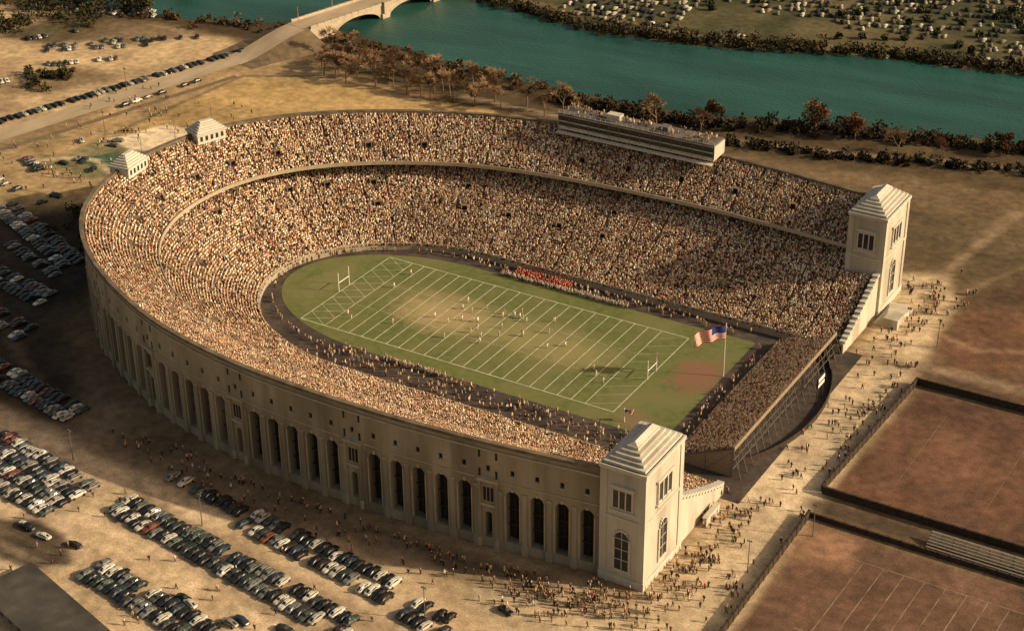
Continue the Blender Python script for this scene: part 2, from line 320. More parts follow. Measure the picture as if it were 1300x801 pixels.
# outer wall bays
s0=12.2; s1=LT-12.2; NB=int(round((s1-s0)/6.5)); bl=(s1-s0)/NB
def rimpt(s): return np.array([np.interp(s,sa,R_[:,0]),np.interp(s,sa,R_[:,1])])
wb=MB()
H=ZR+.2
def bay(A,B,ornate,k):
    A=np.array(A);B=np.array(B);L=np.hypot(*(B-A)); t=(B-A)/L; n=np.array([t[1],-t[0]])
    mid=(A+B)/2
    if n@(mid-np.array([max(-40,min(60,mid[0])),0]))<0: n=-n
    def Tm(s,d,z): return (A[0]+t[0]*s+n[0]*d, A[1]+t[1]*s+n[1]*d, z)
    def Q(s0,s1,z0,z1,m=0,d=0): wb.face([Tm(s0,d,z0),Tm(s1,d,z0),Tm(s1,d,z1),Tm(s0,d,z1)],m)
    def bx(s0,s1,d0,d1,z0,z1,m=0): wb.box(s0,s1,d0,d1,z0,z1,m,T=Tm)
    def hole(s0,s1,z0,z1,dep,mb_=1):
        wb.face([Tm(s0,0,z0),Tm(s0,0,z1),Tm(s0,-dep,z1),Tm(s0,-dep,z0)],0); wb.face([Tm(s1,0,z0),Tm(s1,0,z1),Tm(s1,-dep,z1),Tm(s1,-dep,z0)],0)
        wb.face([Tm(s0,0,z0),Tm(s1,0,z0),Tm(s1,-dep,z0),Tm(s0,-dep,z0)],0); wb.face([Tm(s0,0,z1),Tm(s1,0,z1),Tm(s1,-dep,z1),Tm(s0,-dep,z1)],0)
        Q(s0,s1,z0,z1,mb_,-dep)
    c=L/2
    hw=1.8 if not ornate else .9; a,b2=c-hw,c+hw; zb,zs=2.6,(16.2 if not ornate else 9.5); W0,W1,wz0,wz1=c-.55,c+.55,22.4,24.0
    Q(0,a,0,H); Q(b2,L,0,H); Q(a,b2,0,zb)
    na=8; arc=[(c-hw*math.cos(PI*i/na),zs+hw*math.sin(PI*i/na)) for i in range(na+1)]; zt=zs+hw+.6
    for (x0,z0),(x1,z1) in zip(arc[:-1],arc[1:]):
        wb.face([Tm(x0,0,z0),Tm(x1,0,z1),Tm(x1,0,zt),Tm(x0,0,zt)],0)
        wb.face([Tm(x0,0,z0),Tm(x1,0,z1),Tm(x1,-2.6,z1),Tm(x0,-2.6,z0)],0)
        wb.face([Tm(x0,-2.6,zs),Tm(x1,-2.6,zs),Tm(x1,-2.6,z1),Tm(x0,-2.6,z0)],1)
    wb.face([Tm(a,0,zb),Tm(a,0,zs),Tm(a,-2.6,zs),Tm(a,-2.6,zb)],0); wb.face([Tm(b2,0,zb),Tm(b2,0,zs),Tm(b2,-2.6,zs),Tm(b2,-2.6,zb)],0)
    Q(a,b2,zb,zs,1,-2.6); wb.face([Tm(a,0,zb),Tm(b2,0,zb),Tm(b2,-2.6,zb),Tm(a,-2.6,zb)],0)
    Q(a,b2,zt,wz0); Q(a,W0,wz0,wz1) if W0>a else None; Q(W1,b2,wz0,wz1) if b2>W1 else None
    Q(a,b2,wz1,H); hole(W0,W1,wz0,wz1,.6)
    if not ornate:
        for z in(7.0,11.5): bx(a,b2,-1.9,-1.7,z,z+.3,3)
        bx(c-.1,c+.1,-2.2,-1.95,zb,zs+1.2,3)
        bx(-.6,.6,.003,.3,0,17.6,0); bx(-.85,.85,.003,.6,0,3.0,0)
        bx(-.6,.6,.003,.42,17.6,18.0,2)
        bx(a-.35,a,.003,.12,zb,zs,2); bx(b2,b2+.35,.003,.12,zb,zs,2)
        bx(c-.35,c+.35,.003,.2,zs+hw-.1,zs+hw+.9,2)
        bx(W0-.2,W1+.2,.003,.15,wz0-.3,wz0,2)
    else:
        for sg in(-1,1):
            x=c+sg*2.3; bx(x-.35,x+.35,.003,.55,0,19.5,0); bx(x-.45,x+.45,.003,.75,0,2.5,2)
            for z in(20.6,26.0): bx(x-.28,x+.28,.003,.08,z,z+2.2,1)
        bx(c-2.9,c+2.9,.004,.85,19.5,20.2,2); bx(c-2.0,c+2.0,.004,.5,12.2,12.9,2)
        for x in(-1.0,0,1.0): bx(c+x-.35,c+x+.35,.004,.06,13.6,17.6,1)
        bx(-.6,.6,.003,.3,0,17.6,0)
    bx(0,L,.003,.22,19.9 if not ornate else 20.25,20.2 if not ornate else 20.5,2)
    bx(0,L,.003,.35,28.3,28.8,2); bx(0,L,.003,.6,30.2,31.05,4)
wbm=[m_conc,m_dark,m_trim,m_mull,m_cope]
for k in range(NB):
    A=rimpt(s0+k*bl); B=rimpt(s0+(k+1)*bl); kk=min(k,NB-1-k)
    bay(A,B,(kk%6==4),k)
wb.obj('outer_wall',wbm,stadium,fix=False)
m_trim2=mat('tower_trim',(.47,.43,.35),(.56,.52,.43),scale=.6)
def tower(sgn):
    Xe,W=99.15,89.5; x0,x1=Xe-11.6,Xe; y0,y1=(W-20,W)
    Z=33.2; tb=MB()
    T=lambda x,y,z:(x,sgn*y,z)
    tb.box(x0,x1,y0,y1,0,Z,0,T=T)
    for (a,b_) in((x0,y0),(x1,y0),(x0,y1),(x1,y1)):
        sxx=1 if a==x1 else -1; syy=1 if b_==y1 else -1
        tb.box(min(a-sxx*1.6,a+sxx*.25),max(a-sxx*1.6,a+sxx*.25),min(b_-syy*1.6,b_+syy*.25),max(b_-syy*1.6,b_+syy*.25),0,Z-1.2,0,T=T)
    tb.box(x0-.5,x1+.5,y0-.5,y1+.5,Z-1.0,Z,1,T=T); tb.box(x0-.4,x1+.4,y0-.4,y1+.4,0,2.2,1,T=T)
    tb.box(x0-.32,x1+.32,y0-.32,y1+.32,18.8,19.3,1,T=T)
    z=Z
    for k in range(5):
        d=.3+k*1.0; tb.box(x0+d,x1-d,y0+d,y1-d,z+.002,z+.75,1 if k%2==0 else 0,T=T); z+=.75
    d=4.5; xa,xb,ya,yb=x0+d,x1-d,y0+d,y1-d; xm=(xa+xb)/2
    p=[T(xa,ya,z),T(xb,ya,z),T(xb,yb,z),T(xa,yb,z),T(xm,ya+1,z+.9),T(xm,yb-1,z+.9)]
    for q in((0,1,4),(1,2,5,4),(2,3,5),(3,0,4,5)): tb.face([p[i] for i in q],1)
    def face_open(axis):
        if axis=='x': c=(y0+y1)/2; put=lambda a,b,d0,d1,z0,z1,m: tb.box(x1+d0,x1+d1,c+a,c+b,z0,z1,m,T=T)
        elif axis=='y': c=(x0+x1)/2; put=lambda a,b,d0,d1,z0,z1,m: tb.box(c+a,c+b,y1+d0,y1+d1,z0,z1,m,T=T)
        elif axis=='y-': c=(x0+x1)/2; put=lambda a,b,d0,d1,z0,z1,m: tb.box(c+a,c+b,y0-d1,y0-d0,z0,z1,m,T=T)
        else: c=(y0+y1)/2; put=lambda a,b,d0,d1,z0,z1,m: tb.box(x0-d1,x0-d0,c+a,c+b,z0,z1,m,T=T)
        sc=1.0 if axis in('y','y-') else 1.35
        put(-2.9*sc,2.9*sc,.002,.25,21.4,27.6,1)
        for k in(-1,0,1): put((k*1.75-.68)*sc,(k*1.75+.68)*sc,.252,.3,22.0,26.8,2)
        for k in(-1.5,-.5,.5,1.5): put((k*1.75-.16)*sc,(k*1.75+.16)*sc,.252,.5,21.6,27.4,1)
        put(-3.2*sc,3.2*sc,.002,.7,27.6,28.2,1); put(-3.2*sc,3.2*sc,.002,.7,20.9,21.4,1)
        if axis=='y-': return
        hw=1.9; put(-hw-.5,hw+.5,.002,.3,3.6,4.2,1)
        put(-hw-.5,-hw,.002,.4,4.2,13.4,1); put(hw,hw+.5,.002,.4,4.2,13.4,1); put(-hw,hw,.002,.06,4.2,13.4,2)
        n=8
        for i in range(n):
            a0=PI*i/n;a1=PI*(i+1)/n; xa_=-(hw)*math.cos(a0); xb_=-(hw)*math.cos(a1); hh=hw*math.sin((a0+a1)/2); put(xa_,xb_,.002,.06,13.4,13.4+hh,2); put(xa_,xb_,.002,.38,13.4+hh,13.4+hh+.55,1)
        put(-.09,.09,.062,.16,4.2,15,0)
        for zz in(7,10,13): put(-hw,hw,.062,.13,zz,zz+.2,0)
    face_open('x'); face_open('y'); face_open('x-'); face_open('y-')
    return tb.obj('end_tower',[m_white,m_trim2,m_glass],stadium,fix=False)
tower(-1); tower(1)
# stand end walls (white)
mb=MB()
for sg in(-1,1):
    prof=[(42.0,0)]
    for y in np.linspace(42,70,15): prof.append((y,float(zlow((y-42)/45.5))+1.6))
    prof.append((70,0)); 
    for xa in(97.3,98.6): mb.face([(xa,sg*y,z) for y,z in prof],0)
    for (a,za),(b_,zb_) in zip(prof[:-1],prof[1:]): mb.face([(97.3,sg*a,za),(98.6,sg*a,za),(98.6,sg*b_,zb_),(97.3,sg*b_,zb_)],0)
    for k in range(14):
        y=42.5+k*1.9; z=float(zlow((y-42)/45.5))+1.6; mb.box(97.0,98.9,y,y+1.95,z-.2,z+.5,1,T=lambda x,y,z:(x,sg*y,z))
mb.obj('stand_end_wall',[m_white,m_trim2],stadium,fix=True)
mb=MB()
for sg,i in((-1,2),(1,NT-3)):
    pts=[]
    for k in range(0,NU+1,2):
        pp=I_[i]+(R_[i]-I_[i])*uU[k][i]; pts.append((*pp,zU[k]+1.0))
    p0=I_[i]+(R_[i]-I_[i])*(UF[i]-.01); p1=I_[i]+(R_[i]-I_[i])*.99
    mb.face([(*p0,ZDF-.55)]+pts+[(*p1,23.5)],0)
mb.obj('deck_end_wall',[m_white],stadium,fix=False)

m_wpav=mat('pavilion_plaster',(.52,.48,.40),(.60,.56,.47),scale=.5)
def pavilion(cx,cy,ang):
    b=MB(); ca,sa_=math.cos(ang),math.sin(ang); T=lambda x,y,z:(cx+x*ca-y*sa_,cy+x*sa_+y*ca,z)
    b.box(-5.4,5.4,-3.6,3.6,24,31.6,0,T=T); b.box(-5.9,5.9,-4.1,4.1,31.6,32.2,1,T=T); z=32.2
    for k in range(5):
        d=.5+k*.7; b.box(-5.7+d,5.7-d,-3.9+d*.95,3.9-d*.95,z+.002,z+.6,(k)%2,T=T); z+=.6
    for x in(-4,-2,0,2,4): b.box(x-.5,x+.5,-3.66,3.66,29.3,31.0,2,T=T)
    b.obj('rim_pavilion',[m_wpav,m_trim2,m_glass],stadium,fix=False)
pavilion(-127.5,25.5,math.radians(70)); pavilion(-131.5,-9,math.radians(97))
b=MB()
for y in(-2,-16,14,32): b.prism((-132+abs(y)*.05,y,30),(-132+abs(y)*.05,y,38),.12,.07,5)
b.obj('rim_masts',[m_steel],stadium,fix=False)

# press box
b=MB()
x0,x1,y0,y1=-25,33,88.5,96.5
b.box(x0,x1,y0,y1,30.5,31.0,1); b.box(x0,x1,y0,y1,35.6,36.1,3); b.box(x0,x1,y1-.4,y1,31,35.6,0)
b.box(x0,x1,y0,y0+.3,31.0,31.7,0); b.box(x0,x1,y0+.004,y0+.26,33.1,33.5,0); b.box(x0,x1,y0+.15,y0+.2,31.7,33.1,2); b.box(x0,x1,y0+.15,y0+.2,33.5,35.3,2); b.box(x0,x1,y0+.006,y0+.25,35.3,35.6,0)
for k in range(16):
    x=x0+k*(x1-x0)/15; b.box(x-.1,x+.1,y0-.03,y0+.35,31,35.6,3)
b.box(x0-.3,x0,y0,y1,31,35.6,0); b.box(x1,x1+.3,y0,y1,31,35.6,0)
b.box(x0,x1,y0-2.2,y0-.1,29.6,29.9,1)
for k in range(12):
    x=x0+k*(x1-x0)/11; b.prism((x,y0-1,25.5),(x,y0+.5,30.5),.15,.15,5,3); b.prism((x,y1-.5,0),(x,y1-.5,30.5),.25,.25,5,3)
for k in range(30):
    x=x0+k*(x1-x0)/29; b.box(x-.05,x+.05,y0+.1,y0+.2,36.1,37.1,0)
b.box(x0,x1,y0+.1,y0+.2,37.1,37.2,0)
b.box(-8,-3,91,94,36.1,38.2,0); b.box(12,15,91,94,36.1,37.8,3)
b.obj('press_box',[m_white,m_trim2,m_glass,m_steel],stadium,fix=False)

# portals in the stands
pb=MB(); portals=[]
for n_,i in enumerate(range(24,NT-20,17)):
    i=i+random.randint(-2,2)
    for uu,low in((UF[i]+.14,False),(.36,True),(.55,True)):
        if random.random()<(.3 if not low else .55): continue
        d=(I_[i]-R_[i]); d=d/np.hypot(*d); tt=np.array([-d[1],d[0]]); p=I_[i]+(R_[i]-I_[i])*uu
        z=float(zlow(uu)) if low else float(ZDF+(ZR-.4-ZDF)*(uu-UF[i])/(.985-UF[i]))
        T=lambda a,c,zz,p=p,d=d,tt=tt:(p[0]+tt[0]*a+d[0]*c,p[1]+tt[1]*a+d[1]*c,zz)
        pb.box(-1.2,-.9,-2.2,.8,z-1,z+1.3,0,T=T); pb.box(.9,1.2,-2.2,.8,z-1,z+1.3,0,T=T); pb.box(-.9,.9,-2.2,0,z+1.15,z+1.3,0,T=T)
        pb.box(-.9,.9,-.3,-.2,z-1,z+1.15,1,T=T); pb.box(-.9,.9,-.2,.8,z-1,z+.05,1,T=T); portals.append((p[0],p[1]))
pb.obj('vomitory_portals',[m_step,m_dark],stadium,fix=False)
portals=np.array(portals)

# open-end bleachers
m_bl=mat('bleacher_boards',(.25,.18,.12),(.33,.25,.17),scale=1)
b=MB(); nb=22; bx0,bx1=80.0,97.5; by0,by1=-34,38
for k in range(nb):
    xa=bx0+(bx1-bx0)*k/nb; xb=bx0+(bx1-bx0)*(k+1)/nb; z=1.2+7.2*k/(nb-1)
    b.box(xa,xb+.02,by0,by1,z-.12-k*.0005,z-k*.0005,0)
b.box(bx1,bx1+.2,by0,by1,8.2,9.6,1)
for y in np.arange(by0,by1+.1,4.0):
    b.prism((bx1-.3,y,0),(bx1-.3,y,8.3),.14,.14,4,2); b.prism((bx1-8,y,0),(bx1-8,y,4.6),.14,.14,4,2)
    b.prism((bx1+2.5,y,0),(bx1-.2,y,8.3),.1,.1,4,2); b.prism((bx1-8,y,0.2),(bx1-.3,y,8.0),.1,.1,4,2)
for z in(2.5,5.2): b.box(bx1-.1,bx1+.02,by0,by1,z,z+.2,2)
for y in(by0,by1): b.face([(bx0,y,0),(bx1,y,0),(bx1,y,8.4),(bx0,y,1.2)],1)
b.obj('open_end_bleachers',[m_bl,m_wood,m_steel],None,fix=False)

# ------------------------------------------------------------------ field
def ell(cx,cy,a,bb,x1,n=60):
    return [(x1,cy-bb)]+[(cx+a*math.cos(t),cy+bb*math.sin(t)) for t in np.linspace(-PI/2,-3*PI/2,n)]+[(x1,cy+bb)]
m_track=mat('cinder_track',(.06,.045,.036),(.105,.076,.058),scale=.5,c3=(.045,.034,.03),scale3=.08)
sheet('running_track',ell(-25,0,54.5,44.5,104),.03,m_track)
m_grass=mat('field_grass',(.105,.125,.034),(.155,.165,.05),scale=.45,c3=(.175,.165,.06),scale3=.05,detail=8)
nt=m_grass.node_tree; bs=nt.nodes['Principled BSDF']; src=bs.inputs['Base Color'].links[0].from_socket
def worn(cx,cy,rx,ry,col,src,st=.9,ns=.18):
    tc=N(nt,'ShaderNodeTexCoord'); mp=N(nt,'ShaderNodeMapping'); mp.vector_type='POINT'
    mp.inputs['Location'].default_value=(-cx/rx,-cy/ry,0); mp.inputs['Scale'].default_value=(1/rx,1/ry,1); nt.links.new(tc.outputs['Object'],mp.inputs[0])
    ln=N(nt,'ShaderNodeVectorMath',operation='LENGTH'); nt.links.new(mp.outputs[0],ln.inputs[0])
    no=N(nt,'ShaderNodeTexNoise'); no.inputs['Scale'].default_value=ns; no.inputs['Detail'].default_value=8; no.inputs['Roughness'].default_value=.65; nt.links.new(tc.outputs['Object'],no.inputs[0])
    ad=N(nt,'ShaderNodeMath',operation='MULTIPLY_ADD'); nt.links.new(no.outputs['Fac'],ad.inputs[0]); ad.inputs[1].default_value=1.3; nt.links.new(ln.outputs['Value'],ad.inputs[2])
    mr=N(nt,'ShaderNodeMapRange'); mr.inputs[1].default_value=1.1; mr.inputs[2].default_value=1.75; mr.inputs[3].default_value=st; mr.inputs[4].default_value=0; nt.links.new(ad.outputs[0],mr.inputs[0])
    mx=N(nt,'ShaderNodeMix',data_type='RGBA'); nt.links.new(mr.outputs[0],mx.inputs['Factor']); nt.links.new(src,mx.inputs['A']); mx.inputs['B'].default_value=(*col,1); return mx.outputs['Result']
src=worn(-18,4,19,13,(.40,.30,.14),src,.92); src=worn(18,3,30,10,(.31,.26,.11),src,.7); src=worn(0,12,50,5,(.25,.22,.09),src,.45,.3); src=worn(67,9,9,12,(.24,.12,.07),src,.95); src=worn(63,-22,6,6,(.22,.145,.08),src,.8); src=worn(-62,4,7,18,(.24,.21,.09),src,.5)
nt.links.new(src,bs.inputs['Base Color'])
sheet('football_field',ell(-26,4,50,31.5,73.5),.06,m_grass)
fc=3.5; hw=24.4; ml=mat('field_chalk',(.42,.42,.26),(.66,.64,.46),scale=.6); lb=MB()
def ln_(x0,y0,x1,y1,wd=.38,z=.09):
    d=Vector((x1-x0,y1-y0,0)).normalized()*wd/2; n=Vector((-d.y,d.x,0))
    lb.face([(x0-n.x,y0-n.y,z),(x1-n.x,y1-n.y,z),(x1+n.x,y1+n.y,z),(x0+n.x,y0+n.y,z)],0)
for k in range(21): ln_(-45.72+k*4.572,fc-hw,-45.72+k*4.572,fc+hw,.27,.09+k*.0002)
for x in(-54.86,54.86): ln_(x,fc-hw,x,fc+hw,.3,.096)
for y in(fc-hw,fc+hw): ln_(-54.86,y,54.86,y,.3,.1)
for k in range(9):
    y=fc-hw+k*hw*2/9
    ln_(-54.6,y,-45.9,y+hw*2/9,.15,.104); ln_(45.9,y,54.6,y+hw*2/9,.1,.104)
    ln_(-54.6,y+hw*2/9,-45.9,y,.15,.108)
for k in range(1,100):
    x=-45.72+k*.9144
    if k%5: ln_(x,fc-8.5,x,fc-7.9,.15,.112); ln_(x,fc+7.9,x,fc+8.5,.15,.112)
lb.obj('yard_lines',[ml],None,fix=False)
def goalpost(x):
    b=MB(); y=2.5
    for s in(-1,1): b.prism((x,y+s*2.82,0.05),(x,y+s*2.82,6.6),.13,.11,8)
    b.prism((x,y-2.82,3.05),(x,y+2.82,3.05),.12,.12,8)
    b.obj('goalpost',[m_wpaint],None,fix=False)
goalpost(-55.2);goalpost(55.2)

# ------------------------------------------------------------------ people
CO=np.array([(.78,.62,.42),(.60,.40,.23),(.48,.26,.13),(.18,.10,.055),(.04,.027,.026),(.22,.19,.2),(.36,.05,.035),(.85,.78,.63),(.10,.10,.16)]); PW=np.array([.24,.17,.14,.15,.13,.05,.03,.08,.01]); PW/=PW.sum()
def seated():
    V=[];F=[];G=[]
    def bx(x0,x1,y0,y1,z0,z1,tp,g):
        i=len(V); 
        for z,s in((z0,1),(z1,tp)):
            cx,cy=(x0+x1)/2,(y0+y1)/2
            for x,y in((x0,y0),(x1,y0),(x1,y1),(x0,y1)): V.append((cx+(x-cx)*s,cy+(y-cy)*s,z)); G.append(g)
        for a in((4,5,6,7),(0,1,5,4),(1,2,6,5),(2,3,7,6),(3,0,4,7)): F.append([i+k for k in a])
    bx(-.14,.14,-.24,.24,.38,.95,.78,0)
    bx(.05,.58,-.2,.2,.30,.50,.9,1)
    bx(.42,.6,-.17,.17,-.02,.36,.95,1)
    i=len(V)
    for z,rr in((.95,.06),(1.08,.12),(1.2,.11),(1.27,.05)):
        for k in range(4): V.append((rr*math.cos(PI/2*k+.78),rr*math.sin(PI/2*k+.78),z)); G.append(2)
    for q in range(3):
        for k in range(4): F.append([i+q*4+k,i+q*4+(k+1)%4,i+q*4+4+(k+1)%4,i+q*4+4+k])
    F.append([i+12,i+13,i+14,i+15])
    return np.array(V),np.array(F),np.array(G)
SV,SF,SG=seated()
def mass(name,pos,ang,coat,low,head,base=(SV,SF,SG),scale=None):
    bV,bF,bG=base; n=len(pos); ca,sn=np.cos(ang),np.sin(ang); sc=np.ones(n) if scale is None else scale
    X=bV[None,:,0]*sc[:,None];Y=bV[None,:,1]*sc[:,None];Z=bV[None,:,2]*sc[:,None]
    V=np.stack([pos[:,0:1]+X*ca[:,None]-Y*sn[:,None],pos[:,1:2]+X*sn[:,None]+Y*ca[:,None],pos[:,2:3]+Z],-1).reshape(-1,3)
    F=(bF[None]+(np.arange(n)*len(bV))[:,None,None]).reshape(-1,4)
    cols=np.stack([coat,low,head],1); Cc=cols[:,bG].reshape(-1,3)
    return link(bpy.data.objects.new(name,np_mesh(name,V,F,m_people,Cc)))
def pal(n,w=PW,bright=1.0): return CO[rng.choice(len(CO),n,p=w)]*rng.uniform(.7,1.2,(n,1))*bright
def heads(n):
    h=np.where(rng.random((n,1))<.5,np.array([[.55,.34,.21]]),pal(n)); return h*rng.uniform(.75,1.1,(n,1))
pp=[];aa=[]
def fill(uu,z):
    pt=I_+(R_-I_)*np.reshape(np.broadcast_to(uu,(NT,)),(NT,1)); c=np.concatenate([[0],np.cumsum(np.hypot(*np.diff(pt,axis=0).T))])
    s=np.arange(1.0,c[-1]-1,.56); s=s+rng.uniform(-.12,.12,len(s)); s=s[rng.random(len(s))<.94]
    x=np.interp(s,c,pt[:,0]); y=np.interp(s,c,pt[:,1]); rs=np.interp(s,c,sa)
    dx=np.interp(s,c,(I_-R_)[:,0]); dy=np.interp(s,c,(I_-R_)[:,1])
    k=(((rs%10.5)>.7)|(rng.random(len(s))<.25))&~((x>86.8)&(np.abs(y)>68.5))&(x<96.5)
    pp.append(np.stack([x,y,np.full(len(x),z)],1)[k]); aa.append(np.arctan2(dy,dx)[k])
for k in range(NL-2): 
    um=(uL[k]+uL[k+1])/2; 
    if um<.74: fill(um,zL[k]+.02)
for k in range(NU): fill((uU[k]+uU[k+1])/2,zU[k]+.02)
pos=np.vstack(pp);ang=np.concatenate(aa)
pos[:,:2]+=rng.normal(0,.07,(len(pos),2))
dd=np.min(np.hypot(pos[:,None,0]-portals[None,:,0],pos[:,None,1]-portals[None,:,1]),1)
keep=dd>1.5; pos=pos[keep];ang=ang[keep]+rng.uniform(-.5,.5,len(pos))
n=len(pos); cv=(.70+.5*noise2(pos[:,0]+200,pos[:,1]+200,7,31)*.75+.35*noise2(pos[:,0]+200,pos[:,1]+200,2.2,32))[:,None]
mass('spectator_crowd',pos,ang,np.clip(pal(n)*cv,0,.9),pal(n)*.5,heads(n)*cv,scale=rng.uniform(.88,1.18,n))
g=[]
for k in range(nb):
    xa=bx0+(bx1-bx0)*(k+.45)/nb; z=1.22+7.2*k/(nb-1)
    for y in np.arange(by0+.6,by1-.4,.56):
        if (y-by0)%10<.6 or random.random()<.06: continue
        g.append((xa,y+random.uniform(-.1,.1),z))
g=np.array(g); n=len(g); mass('bleacher_crowd',g,np.full(n,PI)+rng.uniform(-.4,.4,n),pal(n),pal(n)*.6,heads(n))

def figure(name,stride,arm,lean=0):
    J=[(0,0,.95),(lean*.5,0,1.2),(lean,0,1.42),(lean,0,1.52),(lean*1.1,0,1.64),(lean*1.1,0,1.76),
       (0,.1,.9),(stride*.5,.11,.5),(stride*.75,.11,.06),(stride*.75+.16,.11,.03),
       (0,-.1,.9),(-stride*.4,-.11,.5),(-stride,-.11,.08),(-stride+.14,-.11,.03),
       (lean,.2,1.4),(lean-arm*.5,.26,1.12),(lean-arm*.4+.08,.25,.85),
       (lean,-.2,1.4),(lean+arm*.5,-.26,1.12),(lean+arm*.7+.1,-.25,.88)]
    Rr=[.15,.14,.15,.055,.1,.085,.09,.065,.045,.04,.09,.065,.045,.04,.065,.05,.035,.065,.05,.035]
    E=[(0,1),(1,2),(2,3),(3,4),(4,5),(0,6),(6,7),(7,8),(8,9),(0,10),(10,11),(11,12),(12,13),(2,14),(14,15),(15,16),(2,17),(17,18),(18,19)]
    me=bpy.data.meshes.new(name); me.from_pydata(J,E,[]); ob=bpy.data.objects.new(name,me); scene.collection.objects.link(ob)
    ob.modifiers.new('s','SKIN'); 
    for v,rr in zip(me.skin_vertices[0].data,Rr): v.radius=(rr,rr)
    me.skin_vertices[0].data[0].use_root=True
    dg=bpy.context.evaluated_depsgraph_get(); ev=ob.evaluated_get(dg); em=ev.to_mesh()
    VV=[tuple(v.co) for v in em.vertices]; F=[list(p.vertices) for p in em.polygons if len(p.vertices)==4]; tri=[list(p.vertices) for p in em.polygons if len(p.vertices)==3]
    for a,b_,c in tri:
        pa,pb_,pc=map(np.array,(VV[a],VV[b_],VV[c])); i=len(VV); VV+= [tuple((pa+pb_)/2),tuple((pb_+pc)/2),tuple((pc+pa)/2),tuple((pa+pb_+pc)/3)]
        F+= [[a,i,i+3,i+2],[b_,i+1,i+3,i],[c,i+2,i+3,i+1]]
    ev.to_mesh_clear(); bpy.data.objects.remove(ob); V=np.array(VV)
    G=np.where(V[:,2]>1.5,2,np.where(V[:,2]>.62,0,1)); return V,np.array(F),G
FIG=[figure('f1',.28,.2),figure('f2',.12,.1),figure('f3',.38,.3,.08),figure('f4',.02,.05)]
def stand_mass(name,xy,w=PW,bright=.8,zs=.08,coat=None,ang=None,sc=1.0,low=None):
    xy=np.array(xy); n=len(xy); k=rng.integers(0,4,n)
    Vs=[];Fs=[];Cs=[];off=0
    for q in range(4):
        s=np.where(k==q)[0]
        if len(s)==0: continue
        bV,bF,bG=FIG[q]; m_=len(s); a=rng.uniform(0,2*PI,m_) if ang is None else np.full(m_,ang)+rng.uniform(-.3,.3,m_)
        ca,sn=np.cos(a)[:,None],np.sin(a)[:,None]; X=bV[None,:,0]*sc;Y=bV[None,:,1]*sc;Z=bV[None,:,2]*sc
        V=np.stack([xy[s,0:1]+X*ca-Y*sn,xy[s,1:2]+X*sn+Y*ca,zs+Z+np.zeros((m_,1))],-1).reshape(-1,3)
        F=(bF[None]+(np.arange(m_)*len(bV))[:,None,None]).reshape(-1,4)+off; off+=len(V)
        ct=pal(m_,w,bright) if coat is None else np.array(coat)[None]*rng.uniform(.7,1.1,(m_,1)); lw=pal(m_,w,.35) if low is None else np.array(low)[None]*rng.uniform(.8,1.1,(m_,1)); hd=heads(m_)
        Cs.append(np.stack([ct,lw,hd],1)[:,bG].reshape(-1,3)); Vs.append(V);Fs.append(F)
    return link(bpy.data.objects.new(name,np_mesh(name,np.vstack(Vs),np.vstack(Fs),m_people,np.vstack(Cs))))
DW=np.array([.05,.07,.09,.26,.38,.06,.03,.02,.04]);DW/=DW.sum()
def cluster(n,cx,cy,rx,ry): 
    return [(cx+random.gauss(0,rx),cy+random.gauss(0,ry)) for _ in range(n)]
ped=[]
for _ in range(150):
    cx,cy=random.uniform(101,121),random.uniform(-95,100); k=random.choice([1,1,2,3,5])
    if cx<107 and -40<cy<48 : continue
    ped+=cluster(k,cx,cy,.9,.9)
ped+=cluster(90,95,-98,9,3.5)+cluster(110,84,-103,10,4)+cluster(30,104,-80,4,8)+cluster(45,104,-55,4,6)+cluster(35,112,15,5,12)+cluster(35,110,70,4,14)
for _ in range(200):
    x=random.uniform(-60,85); ped.append((x,-101-random.random()**2*12+ (0 if x>-20 else (-20-x)*.25)))
for _ in range(90): ped.append((random.uniform(-60,120),random.uniform(-175,-120)))
for _ in range(110): ped.append((random.uniform(-240,-150),random.uniform(0,110)))
for _ in range(30): ped.append((random.uniform(70,100),random.uniform(-62,-40)))
for _ in range(14): ped+=cluster(random.choice([2,4,6]),random.uniform(-210,-165),random.uniform(20,90),2,2)
ped=[p for p in ped if not(86<p[0]<100.5 and -91<p[1]<-60) and not (p[1]>-99 and p[0]<86 and p[0]>-130 and abs(p[1])<97)]
stand_mass('pedestrian_crowd',ped,w=DW,zs=.02,sc=1.08)
sl=[]
for _ in range(260): sl.append((random.uniform(-40,65),random.uniform(-39,-28.5)))
for _ in range(150): sl.append((random.uniform(-35,70),random.uniform(36.5,41)))
for _ in range(60):
    t=random.uniform(PI*.55,PI*1.45); sl.append((-26+51.5*math.cos(t),3+36*math.sin(t)))
for _ in range(60): sl.append((random.uniform(75.5,79),random.uniform(-30,36)))
stand_mass('sideline_crowd',sl,bright=.9)
stand_mass('bench_players',[(x,-28.9+random.uniform(-.9,.9)) for x in np.arange(-18,2,.35)],coat=(.6,.54,.44),ang=PI/2)
stand_mass('marching_band',[(x+random.uniform(-.2,.2),y+random.uniform(-.2,.2)) for x in np.arange(-12,8,.75) for y in(37.0,37.9,38.8,39.7) if not -2.6<x<-.5],coat=(.66,.02,.015),ang=-PI/2,sc=1.1,low=(.5,.02,.015))
stand_mass('team_reserves',[(x+random.uniform(-.3,.3),y+random.uniform(-.3,.3)) for x in np.arange(-16,30,.8) for y in(36.0,35.2)],coat=(.75,.66,.52),ang=-PI/2)
pl=[(random.gauss(2,9),fc+random.gauss(0,9)) for _ in range(24)]+[(random.uniform(-50,50),random.uniform(-16,24)) for _ in range(14)]
stand_mass('football_players',pl,coat=(.85,.8,.68),zs=.1,sc=1.15,low=(.5,.42,.3))
stand_mass('press_box_roof_spectators',[(random.uniform(-24,32),random.uniform(89.5,95.5)) for _ in range(90)],zs=36.1,bright=.8)
b=MB()
